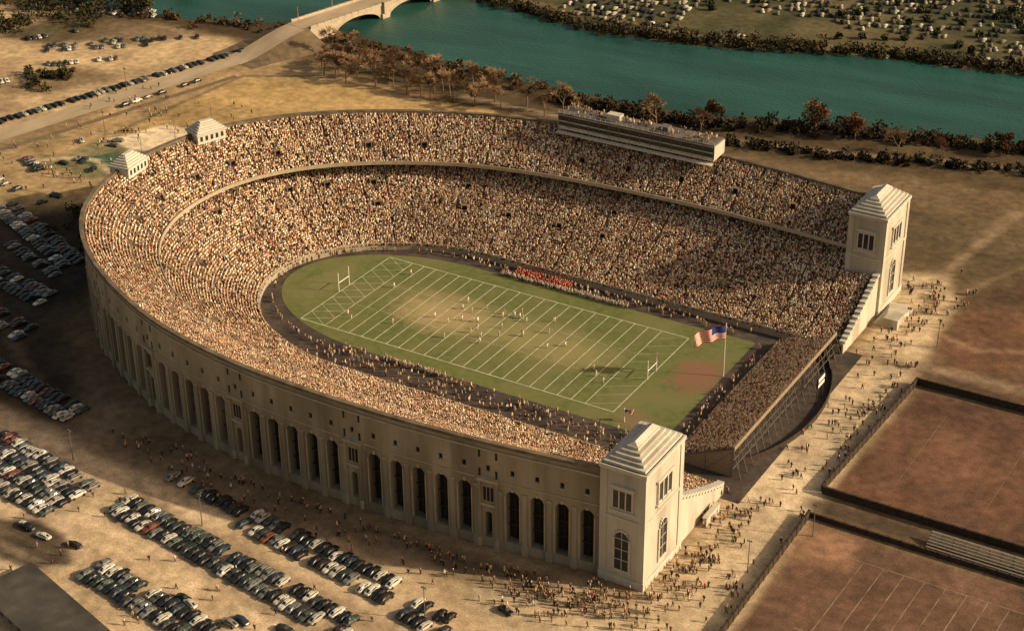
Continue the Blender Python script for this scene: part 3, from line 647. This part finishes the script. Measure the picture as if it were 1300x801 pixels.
for x in np.arange(-18,2,4.2): 
    b.box(x,x+4,-28.0,-27.6,.45,.52,0); b.box(x+.3,x+.4,-28.0,-27.6,.06,.45,0); b.box(x+3.6,x+3.7,-28.0,-27.6,.06,.45,0)
b.obj('team_bench',[m_wood],None,fix=False)

# ------------------------------------------------------------------ cars
def car_builder():
    b=MB()
    st=[(-2.45,.5,.5,.72),(-2.3,.76,.38,.9),(-1.6,.88,.32,1.02),(-.5,.92,.32,1.08),(.7,.92,.32,1.08),(1.5,.86,.32,1.04),(2.15,.72,.38,.96),(2.42,.45,.48,.74)]
    def ring(x,w_,zb,zt): 
        m_=(zb+zt)/2; return [(x,-.9*w_,zb),(x,-w_,m_),(x,-.96*w_,zt-.12),(x,-.72*w_,zt),(x,.72*w_,zt),(x,.96*w_,zt-.12),(x,w_,m_),(x,.9*w_,zb)]
    def loft(rs,mf):
        for a,c in zip(rs[:-1],rs[1:]):
            for k in range(len(a)-1): b.face([a[k],c[k],c[k+1],a[k+1]],mf(k))
        b.face(rs[0],0);b.face(rs[-1],0)
    loft([ring(*s) for s in st],lambda k:0)
    cb=[(-2.0,.55,1.04),(-1.25,.64,1.46),(-.4,.68,1.58),(.45,.64,1.55),(1.05,.6,1.08)]
    rs=[[(x,-.84,1.02),(x*.97,-.78,min(zt-.02,1.14)),(x*.97,-w_,zt-.12 if zt>1.2 else zt-.01),(x*.96,-.6*w_,zt),(x*.96,.6*w_,zt),(x*.97,w_,zt-.12 if zt>1.2 else zt-.01),(x*.97,.78,min(zt-.02,1.14)),(x,.84,1.02)] for x,w_,zt in cb]
    for j,(a,c) in enumerate(zip(rs[:-1],rs[1:])):
        for k in range(7):
            g=0
            if k in(1,5): g=1
            if k==3 and j in(0,3): g=1
            b.face([a[k],c[k],c[k+1],a[k+1]],g)
    for x in(-1.5,1.45):
        for s in(-1,1):
            for (q0,q1) in zip(range(6),range(1,7)):
                a0,a1=PI*q0/6,PI*q1/6
                p=lambda a_,w_,rr:(x+rr*math.cos(a_),s*w_,.42+rr*math.sin(a_)*.95)
                b.face([p(a0,.98,.44),p(a1,.98,.44),p(a1,.7,.62),p(a0,.7,.62)],0)
            n=9; c=[(x+.33*math.cos(2*PI*k/n),.33+.33*math.sin(2*PI*k/n)) for k in range(n)]
            b.face([(q[0],s*.96,q[1]) for q in c],2)
            for k in range(n):
                q,w2=c[k],c[(k+1)%n]; b.face([(q[0],s*.96,q[1]),(w2[0],s*.96,w2[1]),(w2[0],s*.72,w2[1]),(q[0],s*.72,q[1])],2)
    b.box(2.42,2.54,-.8,.8,.42,.56,3); b.box(-2.57,-2.45,-.8,.8,.42,.56,3)
    return b
cbl=car_builder()
m_tire=mat('tire_rubber',(.015,.015,.015),rough=.9); m_chrome=mat('chrome',(.6,.6,.6),rough=.25,metal=1.0)
m_cg=mat('car_glass',(.02,.02,.02),(.03,.03,.03),rough=.08,spec=.6)
paints=[(.012,.012,.012)]*5+[(.018,.026,.022),(.04,.04,.042),(.03,.042,.034),(.035,.022,.018),(.55,.50,.40),(.42,.38,.31),(.16,.16,.15),(.03,.042,.06),(.06,.08,.065),(.17,.05,.03),(.70,.65,.54),(.24,.21,.17),(.11,.125,.1),(.62,.57,.46)]
cmesh=[]
for i,c in enumerate(paints):
    mp_=mat('car_paint_%d'%i,c,tuple(x*.9 for x in c),rough=.3,spec=.6); me=cbl.mesh('car_body_%d'%i,[mp_,m_cg,m_tire,m_chrome]); cmesh.append(me)
for me in cmesh:
    bm=bmesh.new(); bm.from_mesh(me); bmesh.ops.remove_doubles(bm,verts=bm.verts,dist=1e-4); bmesh.ops.recalc_face_normals(bm,faces=bm.faces); bm.to_mesh(me); bm.free()
def car(x,y,a,z=.01):
    o=bpy.data.objects.new('parked_car',random.choice(cmesh)); o.location=(x,y,z); o.rotation_euler=(0,0,a); s=random.uniform(.92,1.08); o.scale=(s,s*random.uniform(.95,1.03),s*random.uniform(.95,1.06)); link(o)
def row(a,b_,sp=2.35,rot=PI/2,double=False,occ=.96):
    a=np.array(a,float);b_=np.array(b_,float);L=np.hypot(*(b_-a));t=(b_-a)/L;n=np.array([-t[1],t[0]]);th=math.atan2(t[1],t[0])
    for k in range(int(L/sp)):
        for sd in((-2.6,2.6) if double else (0,)):
            if random.random()>occ: continue
            p=a+t*(k+.5)*sp+n*(sd+random.uniform(-.5,.5)); car(p[0]+random.uniform(-.12,.12),p[1],th+rot+random.choice([0,PI])+random.uniform(-.07,.07))
row((-35,-125.5),(50,-137.5),double=True); 
row((-87,-119),(-44,-126.5),double=True); row((-84,-130),(-46,-136),double=True,occ=.93)
row((-22,-150),(20,-156),double=True)
row((-2,-114),(51,-121),double=True,occ=.9); row((54,-123.5),(72,-126),double=True,occ=.85)
row((-32,-109),(-3,-113),occ=.8)
row((-196,-7),(-140,-30),occ=.8,double=True); row((-175,-45),(-130,-52),occ=.8,double=True); row((-128,-90),(-74,-99),occ=.85,double=True); row((-150,-66),(-118,-72),occ=.7,double=True)
row((-172,-28),(-135,-40),occ=.5)
row((-257,42),(-220,170),sp=2.7,rot=PI/2+.3,occ=.94); row((-230,60),(-214,130),sp=6,rot=0,occ=.5)
row((-222,28),(-206,22),occ=.9); row((-345,160),(-285,180),occ=.7,double=True); row((-300,120),(-262,150),occ=.6,double=True); row((-300,60),(-268,110),occ=.4); row((-215,8),(-180,0),occ=.6)
row((-330,100),(-300,150),occ=.4); row((-290,100),(-262,128),occ=.6); row((-285,140),(-250,165),occ=.6); row((-270,20),(-262,60),occ=.6)
for _ in range(10): car(random.uniform(-60,70),random.uniform(-150,-144),random.uniform(-.3,.1)+random.choice([0,PI]))
for _ in range(14): car(random.uniform(-215,-165),random.uniform(5,60),random.uniform(0,6.28))
car(97,-128,-.2); car(75,-113,-.3)
def dcar():
    V=[(-2.4,-.85,.3),(2.4,-.85,.3),(2.4,.85,.3),(-2.4,.85,.3),(-2.3,-.85,1.0),(2.2,-.8,1.0),(2.2,.8,1.0),(-2.3,.85,1.0),(-1.9,-.75,1.0),(1.1,-.75,1.0),(1.1,.75,1.0),(-1.9,.75,1.0),(-1.2,-.6,1.55),(.5,-.6,1.55),(.5,.6,1.55),(-1.2,.6,1.55)]
    F=[(4,5,6,7),(0,1,5,4),(1,2,6,5),(2,3,7,6),(3,0,4,7),(12,13,14,15),(8,9,13,12),(9,10,14,13),(10,11,15,14),(11,8,12,15)]
    G=[0]*8+[2]*4+[0]*4
    return np.array(V),np.array(F),np.array(G)
pts=[];an=[]
for j in range(15):
    for k in range(115):
        x=-130+k*2.7; y=273+j*6.5+max(0,(x+50))*.26+ (noise2(np.array([x]),np.array([j*5.]),20,3)[0]-.5)*5+random.gauss(0,.8)
        if random.random()<.66 and noise2(np.array([x]),np.array([y]),22,11)[0]>.36: pts.append((x+random.gauss(0,.5),y,0.02)); an.append(PI/2+.25+random.uniform(-.35,.35))
pts=np.array(pts); n=len(pts); cc=np.array([(.03,.03,.03),(.42,.38,.27),(.22,.19,.13),(.12,.10,.07),(.6,.54,.4)])[rng.choice(5,n,p=[.40,.18,.2,.14,.08])]
mass('distant_parked_cars',pts,np.array(an),cc,cc,cc*.25+.02,base=dcar(),scale=rng.uniform(.75,.95,n))

# ------------------------------------------------------------------ road + bridge
m_road=mat('road_concrete',(.36,.27,.17),(.47,.36,.235),scale=.15,stretch=(1,.3,1))
road=[(-300,-160),(-268,-50),(-245,40),(-219,148),(-211,184)]
ribbon('road',road[:4],10.5,.07,m_road,zs=[.07,.07,.07,.11])
ribbon('road_shoulder',[(-250,-20),(-230,44),(-206,135)],3,.065,mat('worn_path',(.16,.11,.065),(.22,.15,.09),scale=.4))
d=Vector((18,80,0)).normalized(); base=Vector((-210.5,186,0))
nrm=Vector((d.y,-d.x,0))
BT=lambda s,o,z:(base.x+d.x*s+nrm.x*o,base.y+d.y*s+nrm.y*o,z)
b=MB(); wdt=6.5; zd=6.0
spans=[(14,42),(46,74),(78,106)]
for o,sg in((wdt,1),(-wdt,-1)):
    cur=0
    for a,c in spans+[(125,125)]:
        if a>cur: b.face([BT(cur,o,-3),BT(a,o,-3),BT(a,o,zd),BT(cur,o,zd)],0)
        if c>a:
            n=14
            for i in range(n):
                s0_,s1_=a+(c-a)*i/n,a+(c-a)*(i+1)/n; h=lambda s:-1+5.6*math.sqrt(max(0,1-((s-(a+c)/2)/((c-a)/2))**2))
                b.face([BT(s0_,o,h(s0_)),BT(s1_,o,h(s1_)),BT(s1_,o,zd),BT(s0_,o,zd)],0)
                if sg==1: b.face([BT(s0_,wdt,h(s0_)),BT(s1_,wdt,h(s1_)),BT(s1_,-wdt,h(s1_)),BT(s0_,-wdt,h(s0_))],2)
                b.face([BT(s0_,o+sg*.15,h(s0_)),BT(s1_,o+sg*.15,h(s1_)),BT(s1_,o+sg*.15,h(s1_)+.8),BT(s0_,o+sg*.15,h(s0_)+.8)],1)
        cur=c
    b.box(0,125,o-.35,o+.35,zd,zd+1.1,1,T=BT)
    for s in range(0,125,4): b.box(s,s+.5,o-.45,o+.45,zd,zd+1.35,1,T=BT)
for s in(44,76):
    b.box(s-2.2,s+2.2,-wdt-1.2,wdt+1.2,-3,2.2,0,T=BT)
    for q in(-1,1): b.box(s-1.3,s+1.3,q*(wdt+.6)-.9,q*(wdt+.6)+.9,2.2,zd+1.6,1,T=BT)
b.face([BT(-2,-wdt,zd-.01),BT(125,-wdt,zd-.01),BT(125,wdt,zd-.01),BT(-2,wdt,zd-.01)],3)
for s in np.arange(4,124,20):
    for q in(-1,1): b.prism(BT(s,q*(wdt-.2),zd),BT(s,q*(wdt-.2),zd+6),.12,.08,5,1)
m_brs=mat('bridge_stone',(.38,.31,.22),(.47,.39,.28),scale=.4)
b.obj('arch_bridge',[m_brs,m_brs,m_deck,m_road],None,fix=False)
b=MB(); prev=None
for i,s in enumerate(np.linspace(0,1,9)):
    c=Vector((-219,148,0)).lerp(Vector((-210.6,185.5,0)),s); z=.14+5.85*s*s*(3-2*s); q=[(c.x-d.y*k,c.y+d.x*k,zz) for k,zz in((-14-z,0.0),(-6.0,z),(6.0,z),(14+z,0.0))]
    if prev:
        for k in range(3): b.face([prev[k],q[k],q[k+1],prev[k+1]],1 if k==1 else 0)
    prev=q
b.obj('bridge_ramp',[mat('embankment',(.13,.09,.05),(.2,.14,.075),scale=.3),m_road],None,fix=False)

# ------------------------------------------------------------------ vegetation
def leaf_mass(name,centers,mcol,nper=55,leaf=.55,parent=None):
    Q=[];Cc=[]
    for (x,y,z,rx,rz) in centers:
        n=int(nper*random.uniform(.7,1.3)); dv=rng.normal(size=(n,3)); dv/=np.linalg.norm(dv,axis=1)[:,None]; rad=rng.uniform(.45,1.05,(n,1))
        lump=1+.25*np.sin(dv[:,0:1]*5+x)*np.cos(dv[:,1:2]*4+y)
        p=np.array([x,y,z])+dv*rad*lump*np.array([rx,rx,rz]); p[:,2]=np.maximum(p[:,2],.1)
        a=rng.normal(size=(n,3)); a/=np.linalg.norm(a,axis=1)[:,None]; c=np.cross(a,rng.normal(size=(n,3))); c/=np.linalg.norm(c,axis=1)[:,None]
        s=leaf*rng.uniform(.6,1.4,(n,1)); Q.append(np.stack([p-a*s-c*s*.5,p+a*s-c*s*.4,p+a*s*.8+c*s*.5,p-a*s*.7+c*s*.6],1)); 
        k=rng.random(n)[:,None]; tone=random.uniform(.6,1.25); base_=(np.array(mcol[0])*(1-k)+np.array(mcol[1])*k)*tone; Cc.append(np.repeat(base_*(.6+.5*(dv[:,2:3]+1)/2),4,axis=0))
    V=np.vstack(Q).reshape(-1,3); F=np.arange(len(V)).reshape(-1,4)
    return link(bpy.data.objects.new(name,np_mesh(name,V,F,m_leaf,np.vstack(Cc))),parent)
m_leaf=mat_attr('foliage')
def along(pl,step,amp,rx,rz,zf=.7):
    out=[]
    for a,c in zip(pl[:-1],pl[1:]):
        L=math.dist(a,c)
        for i in range(int(L/step)):
            t=(i+random.random())/(L/step); s=random.uniform(.5,1.45); out.append((a[0]+(c[0]-a[0])*t+random.gauss(0,amp),a[1]+(c[1]-a[1])*t+random.gauss(0,amp),rz*s*zf,rx*s,rz*s))
    return out
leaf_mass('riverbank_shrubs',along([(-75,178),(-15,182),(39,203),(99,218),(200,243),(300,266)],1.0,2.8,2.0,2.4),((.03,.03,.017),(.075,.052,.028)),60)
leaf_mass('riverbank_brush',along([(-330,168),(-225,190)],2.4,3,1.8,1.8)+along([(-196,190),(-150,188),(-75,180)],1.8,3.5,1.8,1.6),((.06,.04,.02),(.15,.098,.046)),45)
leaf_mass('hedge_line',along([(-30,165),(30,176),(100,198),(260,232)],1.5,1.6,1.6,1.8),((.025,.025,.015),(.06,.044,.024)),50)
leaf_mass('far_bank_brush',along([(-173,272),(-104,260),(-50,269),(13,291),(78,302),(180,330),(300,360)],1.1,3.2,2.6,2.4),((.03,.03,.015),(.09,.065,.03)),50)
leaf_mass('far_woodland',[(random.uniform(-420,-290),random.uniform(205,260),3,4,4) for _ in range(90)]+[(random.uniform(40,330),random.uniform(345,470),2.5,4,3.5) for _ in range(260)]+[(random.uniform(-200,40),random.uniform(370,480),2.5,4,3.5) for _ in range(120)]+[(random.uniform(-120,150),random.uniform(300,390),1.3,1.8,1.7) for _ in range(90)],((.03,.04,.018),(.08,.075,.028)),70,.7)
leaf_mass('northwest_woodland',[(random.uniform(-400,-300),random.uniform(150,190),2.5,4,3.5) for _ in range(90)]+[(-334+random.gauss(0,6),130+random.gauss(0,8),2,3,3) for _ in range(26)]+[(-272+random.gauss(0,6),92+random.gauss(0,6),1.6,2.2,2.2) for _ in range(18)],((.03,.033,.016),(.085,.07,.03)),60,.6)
leaf_mass('lot_side_bushes',[(random.uniform(-175,-140),random.uniform(-20,5),1.3,2,1.8) for _ in range(18)],((.03,.03,.015),(.07,.05,.025)),45,.45)
m_bark=mat('bark',(.13,.085,.05),(.21,.14,.085),scale=2); m_twig=mat('twigs',(.19,.115,.06),(.30,.19,.10),scale=.6)
def bare_tree_mesh(seed,h):
    rd=random.Random(seed); b=MB()
    def grow(p,dv,L,rr,dep):
        q=p+dv*L; b.prism(p,q,rr,rr*.68,6 if dep<2 else 4)
        if dep>=4:
            for k in range(5):
                nd=(dv+Vector((rd.gauss(0,.6),rd.gauss(0,.6),rd.gauss(.15,.4)))).normalized(); w_=nd.orthogonal().normalized()*rd.uniform(.05,.10); st=p+dv*L*rd.random(); e=st+nd*rd.uniform(.8,1.7)
                b.face([st-w_,st+w_,e+w_*.5,e-w_*.5],1)
        if dep>=5: return
        for k in range(rd.choice([2,3,3]) if dep<4 else 3):
            nd=(dv+Vector((rd.gauss(0,.48),rd.gauss(0,.48),rd.gauss(.08,.25)))).normalized(); grow(p+dv*L*rd.uniform(.6,1.0),nd,L*rd.uniform(.62,.82),max(.035,rr*.6),dep+1)
    grow(Vector((0,0,-.1)),Vector((0,0,1)),h*.27,h*.022,0)
    return b.mesh('bare_tree',[m_bark,m_twig])
TM=[bare_tree_mesh(s,h) for s,h in((1,13),(2,15),(3,12),(4,14))]
def leafy_tree(x,y,h,cols):
    e=empty('leafy_tree',(x,y,0)); b=MB(); b.prism((0,0,0),(0,0,h*.5),h*.035,h*.02,7)
    for k in range(6):
        a=k*PI/3+random.random(); b.prism((0,0,h*(.25+.04*k)),(math.cos(a)*h*.25,math.sin(a)*h*.25,h*(.5+.05*k)),h*.014,h*.006,5)
    b.obj('trunk',[m_bark],e,fix=False)
    cs=[(random.gauss(0,h*.17),random.gauss(0,h*.17),h*random.uniform(.4,.9),h*.17,h*.15) for _ in range(14)]
    leaf_mass('crown',cs,cols,80,.38,e)
tp=[(-176,152),(-170,150),(-165,157),(-160,153),(-155,160),(-150,152),(-143,158),(-136,154),(-128,156),(-120,153),(-113,158),(-104,157),(-97,161),(-90,158),(-174,163),(-166,166),(-158,170),(-152,168),(-145,175),(-138,170),(-130,167),(-122,168),(-115,174),(-108,170),(-75,160),(-66,164),(-58,161),(-182,160),(-176,172),(-190,176),(-184,184),(-130,180),(-100,176),(-30,170),(-12,176),(60,192),(78,198),(130,214),(-180,168),(-170,158),(-162,163),(-148,163),(-140,165),(-125,161),(-118,164),(-84,168)]
for i,(x,y) in enumerate(tp):
    o=bpy.data.objects.new('bare_tree',TM[i%4]); o.location=(x+random.gauss(0,1.5),y+random.gauss(0,1.5),0); o.rotation_euler=(0,0,random.uniform(0,6.28)); s=random.uniform(.8,1.3); o.scale=(s,s,s*random.uniform(.9,1.1)); link(o)
OR=((.11,.052,.025),(.19,.095,.042))
leafy_tree(27,196,13,OR); leafy_tree(42,199,10,((.14,.055,.03),(.21,.09,.048))); leafy_tree(-12,188,9,((.06,.045,.02),(.12,.08,.04))); leafy_tree(95,212,9,((.07,.045,.025),(.13,.08,.04)))
for x,y,h in((-360,165,12),(-345,172,11),(-330,166,12),(-318,176,10),(-375,175,13),(-305,182,10),(-292,178,9)): leafy_tree(x,y,h,((.03,.035,.016),(.10,.08,.03)))

# ------------------------------------------------------------------ right side fittings
def fence(pts,h=2.2,th=.5,name='field_fence'):
    b=MB()
    for a,c in zip(pts[:-1],pts[1:]):
        L=math.dist(a,c); t=((c[0]-a[0])/L,(c[1]-a[1])/L); T=lambda s,o,z,a=a,t=t:(a[0]+t[0]*s-t[1]*o,a[1]+t[1]*s+t[0]*o,z)
        b.box(0,L,-th/2,th/2,0.02,h,0,T=T)
        for s in np.arange(0,L,3): b.box(s-.12,s+.12,-th/2-.12,th/2+.12,.02,h+.25,0,T=T)
        b.box(0,L,-th/2-.05,th/2+.05,h,h+.12,1,T=T)
    b.obj(name,[m_fence,m_fence],None,fix=False)
fence([(123.5,36),(120.5,-28.5)]); fence([(122,-41),(123.4,-150)]); fence([(123.6,36.3),(150,36.6),(260,38)]); fence([(121,-29),(150,-29),(260,-28)]); fence([(122.5,-40.6),(150,-40.8),(260,-40)],1.4)
b=MB()
for k in range(6): b.box(152,186,-38.6+k*.8,-37.9+k*.8,.4+k*.4,.48+k*.4,0)
for x in range(152,187,3): b.prism((x,-38.6,0),(x,-34.4,2.4),.08,.08,4,1); b.prism((x,-34.4,0),(x,-34.4,2.5),.08,.08,4,1)
b.obj('low_bleachers',[mat('grey_boards',(.17,.14,.11),(.22,.19,.15),scale=1),m_steel],None,fix=False)
lb=MB(); 
for k in range(9): ln_(140+k*5.2,-84,141+k*5.2,-52,.24,.02)
ln_(136,-84,190,-84,.24,.024); ln_(137,-52,190,-52,.24,.028)
for k in range(2): ln_(136+k*24,-16,136.5+k*24,24,.1,.02)
lb.obj('practice_field_lines',[mat('faded_chalk',(.36,.27,.18),(.15,.085,.055),scale=.25)],None,fix=False)
m_arc=mat('asphalt_loop',(.055,.044,.036),(.09,.07,.054),scale=.5)
sheet('loop_pavement',[(78,-41)]+[(84+21.5*math.cos(t),4+38*math.sin(t)) for t in np.linspace(-PI/2,PI/2,40)]+[(78,41.5)],.025,m_arc)
b=MB()
for i in range(40):
    t0,t1=-1.4+2.9*i/40,-1.4+2.9*(i+1)/40; p=lambda t,rr:(84+(21.5+rr)*math.cos(t),4+(38+rr)*math.sin(t))
    for (ra,rb,za,zb) in((0,0,0,1.5),(0,.25,1.5,1.5),(.25,.25,1.5,0)):
        b.face([(*p(t0,ra),za),(*p(t1,ra),za),(*p(t1,rb),zb),(*p(t0,rb),zb)])
b.obj('loop_barrier_wall',[m_fence],None,fix=False)
e=empty('scoreboard',(102.5,14,0)); b=MB()
b.prism((0,-2,0),(0,-2,8),.2,.2,6,1); b.prism((0,2,0),(0,2,8),.2,.2,6,1); b.box(-.25,.25,-2.4,2.4,5.0,8.2,1); b.box(.252,.3,-2.2,2.2,6.9,8.0,0); b.box(.252,.3,-2.2,2.2,5.2,6.2,0)
b.obj('board',[m_wpaint,m_fence],e,fix=False)
b=MB()
for k in range(7): b.box(99.9+k*.5,107.5,64+k*.003,80-k*1.8,.02+k*.45,.02+(k+1)*.45,0)
b.obj('entrance_steps',[m_white],None,fix=False)
b=MB(); b.box(100.2,101.2,-58,-50,0.02,2.4,0); b.box(100,101.4,-58.2,-49.8,2.4,2.7,0); b.obj('ticket_booth',[m_white],None,fix=False)
m_red=mat('flag_red',(.6,.07,.05)); m_fw=mat('flag_white',(.8,.75,.65)); m_bl2=mat('flag_blue',(.04,.05,.2))
def flag(x,y,h,L,Hh,ang,name='flagpole',droop=.12):
    e=empty(name,(x,y,0)); b=MB(); b.prism((0,0,0),(0,0,h),.16,.07,8); b.prism((0,0,h),(0,0,h+.3),.18,.05,8); b.obj('pole',[m_wpaint],e,fix=False)
    b=MB(); n=20; ca,sn=math.cos(ang),math.sin(ang)
    def P_(i,j): 
        s=L*i/n; q=math.sin(i*.7+j*.12)*.6*(i/n+.2); return (ca*s-sn*q,sn*s+ca*q,h-.3-Hh*j/13-droop*s*(.6+.6*i/n)-.12*math.sin(i*.9))
    for i in range(n):
        for j in range(13):
            m_=2 if (i<n*.42 and j<7) else (0 if j%2==0 else 1); b.face([P_(i,j),P_(i+1,j),P_(i+1,j+1),P_(i,j+1)],m_)
    b.obj('flag',[m_red,m_fw,m_bl2],e)
flag(73.4,12.5,17.5,9.5,4.4,math.radians(222),droop=.16)
flag(60,-24,4.4,2.6,1.2,math.radians(30),'corner_flagpole')
def pole(x,y,h,z0=0,name='light_pole'):
    b=MB(); b.prism((0,0,0),(0,0,h),.16,.09,6); b.box(-.7,.7,-.07,.07,h-.8,h-.65,0); b.box(-.6,-.3,-.15,.15,h-.65,h-.35,0); b.box(.3,.6,-.15,.15,h-.65,h-.35,0); o=b.obj(name,[m_steel],None,fix=False); o.location=(x,y,z0)
for x,y in((-150,-60),(-120,-85),(-60,-116),(-10,-122),(60,-125),(121.5,10),(121.5,60),(126,-48),(118,-70),(-210,60),(-235,100)): pole(x,y,10)
e=empty('low_shed',(-17,-170.5,0)); b=MB(); b.box(-19,19,-7,7,0,2.6,0); b.box(-19.5,19.5,-7.5,7.5,2.6,2.9,1)
for x in range(-16,17,4): b.box(x-.7,x+.7,-7.06,7.06,.9,2.0,2)
b.obj('shed_body',[m_wood,mat('roof_felt',(.06,.055,.045),(.095,.085,.068),scale=.25,c3=(.045,.04,.033),scale3=.1),m_glass],e,fix=False); e.rotation_euler=(0,0,-.28)
print('objects',len(bpy.data.objects))
